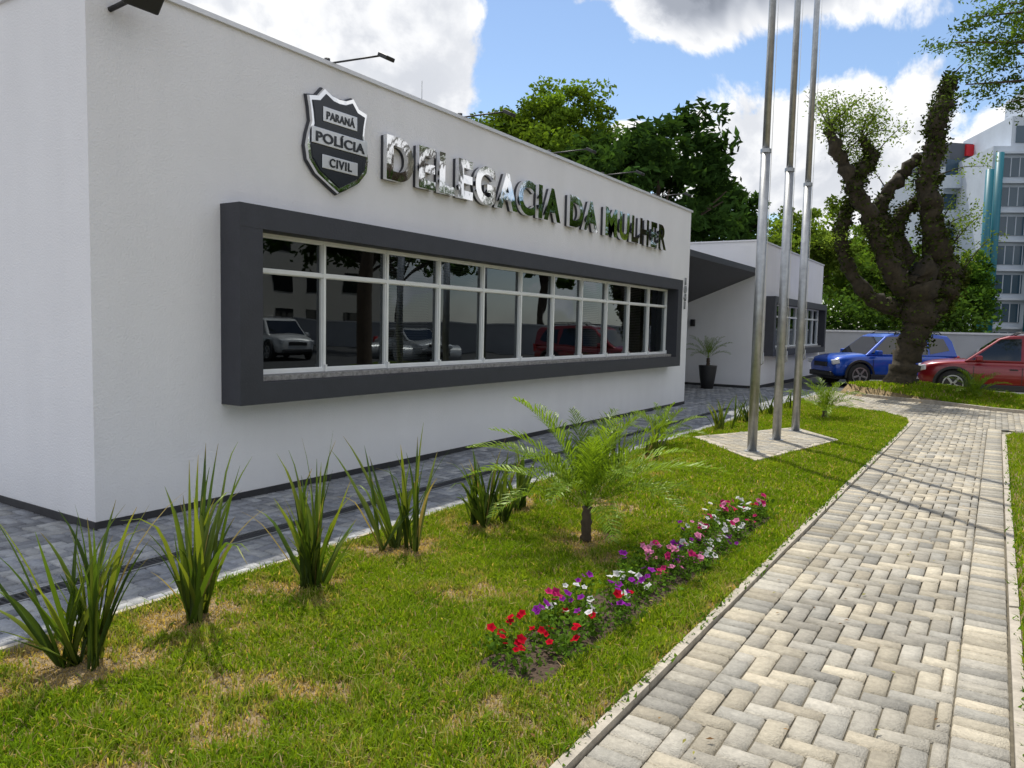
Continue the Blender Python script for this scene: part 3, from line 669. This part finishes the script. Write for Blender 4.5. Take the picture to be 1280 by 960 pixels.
for (x,y,top,r) in [(17,30,11,4.5),(25,42,12,6),(13,42,11,4.6),(19,20,10,4.2),(30,10,12,5.5),(9,50,11,5),(18,-6,9,4),(15,12,7.5,2.6)]:
    tree('street_tree',(x,y,0),top,(r,r,top*.4),75,60,1.1,.28,(.05,.095,.022),.25,zc=top*.58,hollow=.2)

# pollarded tree
pt=empty('pollarded_tree',(-2.2,22.0,.2)); s_=1/48.1
def TP(px,py,d=0):
    R=(px-1118)*s_; z=(497-py)*s_-.2; return Vector((R*.8435-d*.5372,R*.5372+d*.8435,z))
limbs=[
 ([(1119,503,0),(1126,470,0),(1132,440,0),(1142,400,0),(1138,365,0),(1135,340,0)],[.50,.36,.34,.40,.52,.50]),
 ([(1146,400,.05),(1168,370,.1),(1172,340,.1),(1158,300,.05),(1148,262,0),(1142,225,0),(1150,190,0),(1147,160,-.1),(1158,130,0),(1164,104,0)],[.32,.40,.40,.31,.27,.25,.27,.24,.22,.14]),
 ([(1128,370,0),(1100,335,-.1),(1080,300,-.15),(1066,268,-.2),(1050,245,-.2),(1056,220,-.2),(1070,205,-.2),(1052,185,-.3)],[.32,.26,.22,.21,.23,.19,.16,.10]),
 ([(1050,245,-.2),(1034,215,-.25),(1022,195,-.3),(1014,172,-.3)],[.2,.17,.16,.12]),
 ([(1125,385,.1),(1095,378,.2),(1068,350,.3),(1050,318,.3),(1047,285,.3),(1052,258,.2)],[.26,.21,.19,.18,.18,.16]),
 ([(1120,345,.2),(1108,300,.3),(1098,265,.4),(1104,240,.4),(1122,218,.4),(1140,196,.3)],[.28,.21,.19,.18,.17,.14]),
 ([(1135,330,.3),(1120,285,.5),(1138,255,.5),(1160,240,.6),(1175,215,.6)],[.24,.18,.16,.12,.06]),
 ([(1160,345,0),(1185,352,0),(1196,338,.1)],[.26,.18,.12]),
]
LP=[]; 
for i,(pp_,rr) in enumerate(limbs):
    P_,R_=smoothpts([TP(*q) for q in pp_],rr,6)
    P_=[p+Vector((random.gauss(0,.025),random.gauss(0,.025),random.gauss(0,.015))) for p in P_]
    R_=[r*.92*random.uniform(.84,1.16) for r in R_]
    tube('limb_%d'%i,P_,R_,M['dbark'],pt,14,noise=.13)
    for k in range(len(P_)-1):
        if P_[k].z<1.0: continue
        m=int(80*R_[k]/.2*max(.1,float(vn(P_[k].x*2,P_[k].z,1.1,2))+.8))
        for q in range(m):
            d=Vector(rng.normal(0,1,3)).normalized(); LP.append(P_[k].lerp(P_[k+1],random.random())+d*R_[k]*random.uniform(.9,1.6))
LP=np.array([tuple(v) for v in LP]); leaves('ivy',LP,.05,(.048,.068,.014),rng.uniform(.4,1.7,len(LP)),pt,mat=M['ivy'],asp=.6)
spr=[(1014,172,-.3,8),(1030,205,-.2,6),(1052,185,-.3,7),(1070,205,-.2,4),(1034,180,0,6),(1164,104,0,1),(1190,300,.3,3),(1175,215,.6,3),(1196,338,.1,3),(1104,240,.4,2),(1045,320,.3,2),(1160,290,0,2)]
cl=[]
for j,q in enumerate(spr):
    for k in range(q[3]):
        s=TP(*q[:3]); a=random.uniform(0,6.28); L=random.uniform(.4,1.3); d=Vector((math.cos(a)*.8,math.sin(a)*.8,random.uniform(.0,1.2))).normalized()
        P_,R_=smoothpts([s,s+d*L*.5+Vector((0,0,.08)),s+d*L],[.02,.012,.004],3); tube('twig_%d_%d'%(j,k),P_,R_,M['dbark'],pt,5)
        for m in range(6):
            c_=s+d*L*random.uniform(.4,1.1)+Vector(rng.normal(0,.12,3)); cl.append((c_,random.uniform(.6,1.3)))
P=[];Sh=[]
for c_,s2 in cl:
    q=rng.normal(0,.11,(24,3)); P.append(np.array(c_)+q); Sh.append(np.full(24,s2))
leaves('sprouts',np.concatenate(P),.042,(.17,.25,.045),np.concatenate(Sh),pt,asp=.45)

rt=empty('overhanging_tree',(4.2,16.5,0))
p,r=smoothpts([(0,0,-.1),(.1,0,2.5),(-.1,.1,4.5),(.2,.2,7)],[.3,.24,.2,.08]); tube('trunk',p,r,M['bark'],rt,10,noise=.06)
P=[];Sh=[]
for k,(tx,ty,tz) in enumerate([(-5.0,.2,6.3),(-4.5,.6,6.9),(-5.2,-.1,7.0),(-4.4,-.5,7.4),(-4.0,1.2,7.6),(-3.4,-1.5,6.6),(-4.3,.3,5.9),(2,2,7),(3,-1,6.5),(-1,3,7),(-4.9,.5,7.6),(-4.0,-.8,7.9)]):
    s=Vector((0,0,4.6+k*.12)); q=Vector((tx,ty,tz)); mid=s.lerp(q,.5)+Vector((0,0,.5))
    pp_,rr=smoothpts([s,mid,q],[.08,.04,.010],5); tube('branch_%d'%k,pp_,rr,M['bark'],rt,6)
    for v in pp_[7:]:
        for m in range(7):
            c_=np.array(v)+rng.normal(0,.26,3)*np.array([1,1,.6]); n_=42; P.append(c_+rng.normal(0,.10,(n_,3))*np.array([1.3,1.3,.45])); Sh.append(np.full(n_,random.uniform(.5,1.4)))
leaves('foliage',np.concatenate(P),.042,(.085,.145,.025),np.concatenate(Sh),rt,asp=.4)

# ---------------------------------------------------------------- background wall and towers
bw=empty('boundary_wall'); box('wall',-14,40,37,37.2,0,1.7,M['graywall'],bw); box('cap',-14,40,36.95,37.25,1.7,1.78,M['coping'],bw)
def tower():
    M['tw']=pmat('tower_white',(.50,.55,.62),.7,var=.08,scale=1); M['tg']=pmat('tower_grey',(.09,.10,.12),.7,var=.1,scale=1); M['tt']=pmat('teal_column',(.006,.13,.18),.45); M['tred']=pmat('red_paint',(.50,.012,.02),.5); M['tgl']=pmat('tower_window',(.04,.08,.12),.15,spec=.6)
    F0=62; k=F0/950
    R=lambda px:(px-640)*k
    ang=math.atan2(.5372,.8435)
    e=empty('apartment_tower',RF(R(1195),F0,0),ang+.15)
    box('core',-2.2,2.2,0,8,0,15.0,M['tw'],e); box('dark_panel',-.5,2.0,-.08,0,2,15.8,M['tg'],e); box('roof_box',-1.6,1.9,.3,5,15.0,17.0,M['tg'],e); box('red_band',-.3,2.0,.1,4,16.0,16.9,M['tred'],e)
    for i in range(5):
        z=2.6+i*2.7
        V=[];n=10
        for zz in (z-.15,z+.85):
            for j in range(n+1):
                a=math.pi*j/n; V.append((-1.35-math.cos(a)*1.15,-.02-math.sin(a)*.8,zz))
        F=[(j,j+1,n+2+j,n+1+j) for j in range(n)]+[tuple(range(n+1))]
        mk('balcony_%d'%i,V,F,M['tw'],e); box('balcony_door_%d'%i,-2.1,-.62,-.04,0,z+.85,z+2.2,M['tgl'],e)
        tube('round_window_%d'%i,[(.8,-.20,z+1.2),(.8,-.081,z+1.2)],[.66,.66],M['tw'],e,20,smooth=False); tube('round_glass_%d'%i,[(.8,-.23,z+1.2),(.8,-.15,z+1.2)],[.46,.46],M['tgl'],e,20,smooth=False)
    F0=56; k=F0/950
    e=empty('office_tower',RF((1275-640)*k,F0,0),ang-.12)
    box('core',-2.9,8,0,9,0,15.4,M['tw'],e); box('roof_parapet',-1.6,8,.3,8,15.4,17.6,M['tw'],e); box('penthouse',1,6,1,7,17.6,20.5,M['tw'],e); box('top_glass',-1.3,7.5,.24,.3,15.7,16.9,M['tgl'],e)
    for i in range(7):
        z=.6+i*2.1
        box('window_band_%d'%i,-2.4,-.35,-.05,0,z,z+1.35,M['tgl'],e); box('window_band_r_%d'%i,.3,7.8,-.05,0,z,z+1.35,M['tgl'],e); box('slab_%d'%i,-2.6,8,-.35,-.0,z+1.6,z+1.75,M['tw'],e)
        for j in range(16): 
            xx=-2.3+j*.6
            if not(-.4<xx<.3): box('mullion_%d_%d'%(i,j),xx,xx+.06,-.08,-.051,z,z+1.35,M['tw'],e)
    for x,h in ((-3.3,13.6),(-2.7,14.8),(-.05,15.6),(2.2,15.6)): tube('teal_column',[(x,-.6,0),(x,-.6,h)],[.27,.27],M['tt'],e,12)
tower()
e=empty('street_building',(34,34,0),.2)
box('walls',0,10,-10,14,0,9,pmat('cream_render',(.5,.48,.44),.8,var=.05),e)
for i in range(7):
    for j in range(3): box('win_%d_%d'%(i,j),-.04,0,-8.5+i*3,-7+i*3,1+j*2.9,2.5+j*2.9,M['carglass'],e)

# ---------------------------------------------------------------- cars
def car(name,loc,head,color,L=4.3,W=1.82,H=1.66,sedan=False):
    e=empty(name,loc,head); paint=pmat(name+'_paint',color,.3,coat=.7,metal=.1)
    kx=L/4.3; kw=W/1.82
    st=[(-2.15,.42,.86,.70),(-2.11,.34,.96,.80),(-1.95,.30,1.0,.86),(-1.5,.27,1.02,.90),(-.8,.25,1.01,.91),(0,.25,1.0,.91),(.7,.25,.99,.91),(1.05,.26,1.0,.90),(1.45,.27,.98,.89),(1.85,.29,.93,.85),(2.07,.32,.85,.78),(2.15,.42,.74,.68)]
    V=[];F=[]
    for (x,zb,zt,w_) in st:
        zt=zt if not sedan else zt-.08
        half_=[(0,zb),(w_*.8,zb),(w_*.96,zb+.07),(w_,zb+.25),(w_*1.0,zt-.28),(w_*.975,zt-.12),(w_*.92,zt-.02),(w_*.7,zt+.02)]
        sec=half_+[(0,zt+.04)]+[(-a,b) for a,b in half_[:0:-1]]
        V+=[(x*kx,a*kw,b) for a,b in sec]
    n=len(sec)
    for i in range(len(st)-1):
        for k in range(n): F.append((i*n+k,i*n+(k+1)%n,(i+1)*n+(k+1)%n,(i+1)*n+k))
    F.append(tuple(range(n))[::-1]); F.append(tuple((len(st)-1)*n+k for k in range(n)))
    b=mk('body',V,F,paint,e,smooth=True)
    ss=b.modifiers.new('s','SUBSURF'); ss.levels=2; ss.render_levels=2
    cuts=[]
    wr=.36 if not sedan else .33
    import bmesh
    for sx in (-1.32,1.32):
        bm=bmesh.new(); bmesh.ops.create_cone(bm,cap_ends=True,segments=32,radius1=wr+.06,radius2=wr+.06,depth=3)
        me=bpy.data.meshes.new('c'); bm.to_mesh(me); bm.free(); c=bpy.data.objects.new('cut',me); COL.objects.link(c); c.parent=e; c.rotation_euler=(math.pi/2,0,0); c.location=(sx*kx,0,wr); cuts.append(c)
        mo=b.modifiers.new('b','BOOLEAN'); mo.operation='DIFFERENCE'; mo.object=c; mo.solver='EXACT'
    bpy.context.view_layer.update(); dg=bpy.context.evaluated_depsgraph_get(); me=bpy.data.meshes.new_from_object(b.evaluated_get(dg)); b.modifiers.clear(); b.data=me
    for c in cuts: bpy.data.objects.remove(c)
    box('underbody',-1.9*kx,1.9*kx,-.62*kw,.62*kw,.22,.8,M['trim'],e)
    zb=.96 if not sedan else .90; top=H
    if sedan: prof=[(-1.75,zb),(-1.05,top-.09),(-.7,top-.02),(-.1,top),(.25,top-.06),(1.15,zb)]
    else: prof=[(-2.06,zb),(-1.93,top-.22),(-1.78,top-.06),(-1.2,top),(-.4,top+.01),(.15,top-.03),(.36,top-.1),(1.12,zb)]
    def hw(z): return (.84-(z-zb)/(top-zb)*.2)*kw
    P=[(x*kx,hw(z),z) for x,z in prof]; Q=[(x*kx,-hw(z),z) for x,z in prof]; n=len(prof)
    V=P+Q; F=[tuple(range(n)),tuple(range(n,2*n))[::-1]]+[(i,n+i,n+i+1,i+1) for i in range(n-1)]+[(n-1,2*n-1,n,0)]
    g=mk('cabin',V,F,paint,e); bb=g.modifiers.new('b','BEVEL'); bb.width=.04; bb.segments=3; bb.limit_method='ANGLE'; bb.angle_limit=.6
    zt=top-.12
    if sedan: wins=[[(.95,zb+.06),(.2,zt),(-.15,zt+.03),(-.15,zb+.06)],[(-.22,zb+.06),(-.22,zt+.03),(-.85,zt-.0),(-1.3,zb+.06)]]
    else: wins=[[(.93,zb+.06),(.32,zt),(-.12,zt+.02),(-.12,zb+.06)],[(-.2,zb+.06),(-.2,zt+.02),(-1.0,zt+.02),(-1.02,zb+.06)],[(-1.1,zb+.08),(-1.08,zt+.01),(-1.62,zt-.03),(-1.78,zb+.2)]]
    for i,wn in enumerate(wins):
        for s in (1,-1):
            V=[(x*kx,s*(hw(z)+.007),z) for x,z in wn]; mk('side_window_%d_%d'%(i,s),V,[tuple(range(len(V)))],M['carglass'],e)
    def screen(nm,a,b_,o):
        (xa,za),(xb,zb_)=a,b_; d=Vector((zb_-za,0,-(xb-xa))).normalized(); 
        if d.x*(1 if o>0 else -1)<0: d=-d
        q=lambda t_,s:(Vector(((xa+(xb-xa)*t_)*kx,s*(hw(za+(zb_-za)*t_)-.07),za+(zb_-za)*t_))+d*.008)
        mk(nm,[q(.04,1),q(.04,-1),q(.93,-1),q(.93,1)],[(0,1,2,3)],M['carglass'],e)
    screen('windshield',prof[-2],prof[-1],1); screen('rear_window',prof[1],prof[0],-1)
    for s in (1,-1):
        box('sill_%d'%s,-.95*kx,.95*kx,s*.86*kw-.07,s*.86*kw+.07,.24,.40,M['trim'],e,bev=.02)
        if not sedan:
            tube('roof_rail_%d'%s,[(-1.6*kx,s*.6*kw,top-.02),(-1.5*kx,s*.6*kw,top+.06),(-.1*kx,s*.6*kw,top+.06),(.05*kx,s*.6*kw,top-.03)],[.018]*4,M['trim'],e,6)
        o=box('mirror_%d'%s,-.08,.08,-.1,.1,-.07,.07,paint,e,bev=.03); o.location=(.78*kx,s*1.0*kw,zb+.1)
        for j,xx in enumerate((-.16,.88,-1.0)): box('door_seam_%d_%d'%(j,s),xx*kx-.006,xx*kx+.006,s*.912*kw-.004,s*.912*kw+.004,.42,zb-.1,M['trim'],e)
        for j,xx in enumerate((.02,-.88)): box('handle_%d_%d'%(j,s),xx*kx-.09,xx*kx+.09,s*.91*kw-.015,s*.91*kw+.02,.78,.81,M['trim'],e,bev=.006)
        o=box('headlamp_%d'%s,-.12,.1,-.19,.19,-.075,.075,M['lampw'],e,bev=.03); o.location=(2.02*kx,s*.62*kw,.76 if not sedan else .68); o.rotation_euler=(0,.2,-s*.35)
        o=box('tail_lamp_%d'%s,-.08,.08,-.1,.1,-.14,.14,M['lampr'],e,bev=.03); o.location=(-2.06*kx,s*.72*kw,.86)
    box('front_bumper',2.0*kx,2.19*kx,-.66*kw,.66*kw,.30,.46,M['trim'],e,bev=.04); box('grille',2.08*kx,2.17*kx,-.4*kw,.4*kw,.60,.74,M['trim'],e,bev=.02)
    box('rear_bumper',-2.2*kx,-2.0*kx,-.7*kw,.7*kw,.30,.48,M['trim'],e,bev=.04); box('plate',-2.19*kx,-2.14*kx,-.2,.2,.62,.74,M['alu'],e)
    for sx in (-1.32,1.32):
        for s in (1,-1):
            if not sedan:
                V=[];F=[];m=18
                for j in range(m+1):
                    a=math.pi*j/m*1.1-.05*math.pi
                    for rr_,yy_ in ((wr+.05,.90),(wr+.115,.90),(wr+.115,.925),(wr+.05,.93)): V.append((sx*kx+math.cos(a)*rr_,s*yy_*kw,wr+math.sin(a)*rr_))
                for j in range(m):
                    for k in range(4): F.append((j*4+k,j*4+(k+1)%4,j*4+4+(k+1)%4,j*4+4+k))
                mk('arch_trim',V,F,M['trim'],e)
            y=s*.80*kw; wdt=.11
            tube('tyre',[(sx*kx,y-wdt,wr),(sx*kx,y-wdt*.8,wr),(sx*kx,y+wdt*.8,wr),(sx*kx,y+wdt,wr)],[wr-.04,wr,wr,wr-.04],M['rubber'],e,32)
            yo=y+s*(wdt+.002)
            tube('rim',[(sx*kx,yo-s*.02,wr),(sx*kx,yo+s*.004,wr)],[wr*.66,wr*.66],M['trim'],e,28,smooth=False)
            for k in range(5):
                a=k*1.2566+.3; o=box('spoke',.03,wr*.64,-.015,.015,-.028,.028,M['alloy'],e,bev=.006); o.location=(sx*kx,yo+s*.006,wr); o.rotation_euler=(0,a,0)
            m=28; V=[];F=[]
            for j in range(m):
                a=2*math.pi*j/m
                for rr_,d_ in ((wr*.6,.0),(wr*.6,.022),(wr*.68,.022),(wr*.68,.0)): V.append((sx*kx+math.cos(a)*rr_,yo+s*d_,wr+math.sin(a)*rr_))
            for j in range(m):
                for k in range(4): F.append((j*4+k,j*4+(k+1)%4,((j+1)%m)*4+(k+1)%4,((j+1)%m)*4+k))
            mk('rim_ring',V,F,M['alloy'],e)
    return e
car('blue_suv',(-3.05,26.5,.015),math.radians(180+38),(.001,.07,.48),L=4.05,H=1.66)
car('red_suv',(.35,23.9,.015),math.radians(180+3),(.24,.005,.012),L=4.35,H=1.68)
car('white_suv',(14.9,22.3,.015),math.radians(180+20),(.7,.7,.7))
car('silver_sedan',(10.8,26.5,.015),math.radians(200),(.45,.46,.47),H=1.46,sedan=True)
car('white_van',(6.0,34,.015),math.radians(185),(.7,.7,.7),H=1.8)
print('objects',len(bpy.data.objects))
